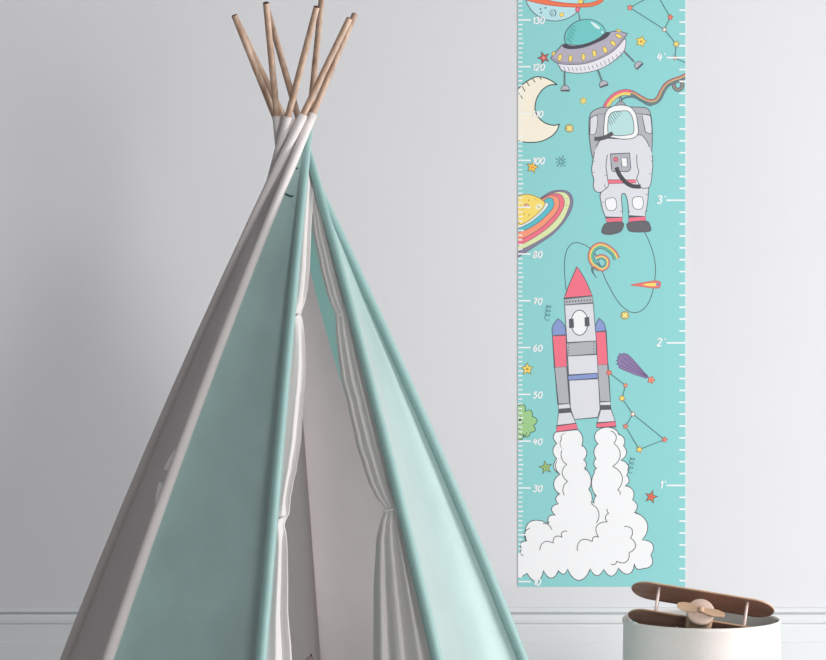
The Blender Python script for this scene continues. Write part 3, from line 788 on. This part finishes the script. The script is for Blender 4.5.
for r, z in rows: V += ringrow(r, z)
for i in range(len(rows) - 1):
    for k in range(n_): Fc.append((i * n_ + k, i * n_ + (k + 1) % n_, (i + 1) * n_ + (k + 1) % n_, (i + 1) * n_ + k))
mesh('basket_body', V, Fc, M_bask, bas)
ml = mat('printed_lining', (.50, .53, .52), .9)
nt = ml.node_tree; vo = nt.nodes.new('ShaderNodeTexVoronoi'); vo.inputs['Scale'].default_value = 26
rp = nt.nodes.new('ShaderNodeValToRGB'); rp.color_ramp.elements[0].position = .3; rp.color_ramp.elements[1].position = .36
rp.color_ramp.elements[0].color = (.16, .42, .40, 1); rp.color_ramp.elements[1].color = (.62, .62, .60, 1)
tc = nt.nodes.new('ShaderNodeTexCoord'); nt.links.new(tc.outputs['Object'], vo.inputs['Vector']); nt.links.new(vo.outputs['Distance'], rp.inputs[0])
nt.links.new(rp.outputs[0], nt.nodes['Principled BSDF'].inputs['Base Color'])
rows = [(BR * .966, BZ - .0025), (BR * .963, BZ - .02), (BR * .96, BZ * .5), (BR * .955, .012), (0.0, .010)]
V = []; Fc = []
for r, z in rows: V += ringrow(r, z)
for i in range(len(rows) - 1):
    for k in range(n_): Fc.append((i * n_ + k, (i + 1) * n_ + k, (i + 1) * n_ + (k + 1) % n_, i * n_ + (k + 1) % n_))
mesh('basket_lining', V, Fc, ml, bas)['label'] = 'pale lining with teal spots'

# ------------------------------------------------------------ toy biplane
YP = 3.875; KP = YP / F
plane = empty('toy_biplane', ((698.6 - 413) * KP, YP, CH - (625.2 - 330) * KP))
plane.rotation_euler = (Matrix.Rotation(math.radians(8.6), 3, 'Y') @ Matrix.Rotation(math.radians(-8.5), 3, 'Z') @ Matrix.Rotation(math.radians(-31), 3, 'X')).to_euler()
tag(plane, 'wooden toy biplane with brown wings resting tilted in the top of the cream basket', 'toy plane')
def wing(name, L, c, z, y=0, th=.003):
    bm = bmesh.new(); pts = []
    r = c / 2
    for k in range(25):
        q = -math.pi / 2 + math.pi * k / 24; pts.append((L / 2 - r * 1.05 + r * 1.05 * math.cos(q), y + r * math.sin(q)))
    for k in range(25):
        q = math.pi / 2 + math.pi * k / 24; pts.append((-L / 2 + r * 1.05 + r * 1.05 * math.cos(q), y + r * math.sin(q)))
    f_ = bm.faces.new([bm.verts.new((x, yy, z)) for x, yy in pts])
    r_ = bmesh.ops.extrude_face_region(bm, geom=[f_])
    bmesh.ops.translate(bm, vec=(0, 0, th), verts=[v for v in r_['geom'] if isinstance(v, bmesh.types.BMVert)])
    bmesh.ops.bevel(bm, geom=[e for e in bm.edges if len(e.link_faces) == 2 and e.calc_face_angle(0) > 1], offset=.0008, segments=2, affect='EDGES')
    bmesh.ops.recalc_face_normals(bm, faces=bm.faces)
    for f2 in bm.faces: f2.material_index = 0 if f2.normal.z < -.5 else 1
    return from_bm(name, bm, [M_walnut, M_beech], plane)
wing('upper_wing', .254, .070, .049); wing('lower_wing', .250, .062, -.003)
for x in (-.078, .078):
    for y in (-.022, .024):
        V, Fc = tube([Vector((x, y, -.001)), Vector((x, y, .0495))], [.0026] * 2, 14)
        mesh('wing_strut', V, Fc, M_rod, plane)
# fuselage: rounded body, flat disc nose
rows = [(-.052, .0222, .0215, 0), (-.04, .0232, .0225, 0), (.0, .0232, .021, 0), (.06, .019, .016, -.001), (.12, .009, .009, -.001), (.135, .005, .006, 0)]
V = []; Fc = []; n_ = 28
for y, rx, rz, dz in rows:
    for k in range(n_):
        q = 2 * math.pi * k / n_; cs, sn = math.cos(q), math.sin(q)
        V.append((rx * abs(cs) ** .8 * (1 if cs > 0 else -1), y, dz + rz * abs(sn) ** .8 * (1 if sn > 0 else -1)))
for i in range(len(rows) - 1):
    for k in range(n_): Fc.append((i * n_ + k, i * n_ + (k + 1) % n_, (i + 1) * n_ + (k + 1) % n_, (i + 1) * n_ + k))
Fc.append(tuple(range(n_))); Fc.append(tuple((len(rows) - 1) * n_ + k for k in range(n_))[::-1])
mesh('fuselage', V, Fc, M_beech, plane)
lathe('nose_disc', [(.0, -.0595), (.0215, -.0595), (.0236, -.0585), (.0243, -.0565), (.0243, -.050), (.0, -.050)], M_disc, plane, 40, axis='y')
# propeller, two leaf blades on a hub
bm = bmesh.new(); pr = []
NB = 17
for side in (1, -1):
    ring = []
    for i in range(NB):
        u = i / (NB - 1); r = .002 + u * .0405
        wd = .0026 + .0054 * math.sin(math.pi * min(1, u * .92 + .02)) ** .9
        tw = math.radians(16)
        if i == NB - 1: wd = .0008
        rr = []
        for (a_, b_) in ((-wd, -.0008), (wd, -.0008), (wd, .0014), (-wd, .0014)):
            z = a_ * math.cos(tw * side) - b_ * math.sin(tw * side); y = a_ * math.sin(tw * side) + b_ * math.cos(tw * side)
            rr.append(bm.verts.new((side * r, -.0640 + y, z)))
        ring.append(rr)
    for i in range(NB - 1):
        for k in range(4): bm.faces.new((ring[i][k], ring[i][(k + 1) % 4], ring[i + 1][(k + 1) % 4], ring[i + 1][k]))
    bm.faces.new(ring[0]); bm.faces.new(ring[-1])
prop = from_bm('propeller', bm, M_beech, plane)
prop.rotation_euler = (0, math.radians(3), 0)
lathe('propeller_hub', [(.0, -.0715), (.0028, -.071), (.0048, -.069), (.0052, -.0665), (.0046, -.060), (.0, -.0595)], M_beech, prop, 24, axis='y')
# tail and landing gear, mostly down in the basket
V, Fc = box(-.045, .045, .108, .130, .000, .004); mesh('tailplane', V, Fc, M_walnut, plane, False)
V, Fc = box(-.002, .002, .108, .130, .004, .028); mesh('tail_fin', V, Fc, M_walnut, plane, False)
for x in (-.040, .040):
    V, Fc = tube([Vector((x - .003, -.012, -.043)), Vector((x + .003, -.012, -.043))], [.016, .016], 28); mesh('wheel', V, Fc, M_wheel, plane)
    V, Fc = tube([Vector((x * .92, -.012, -.016)), Vector((x * .92, -.012, -.043))], [.0022, .0022], 10); mesh('wheel_strut', V, Fc, M_rod, plane)
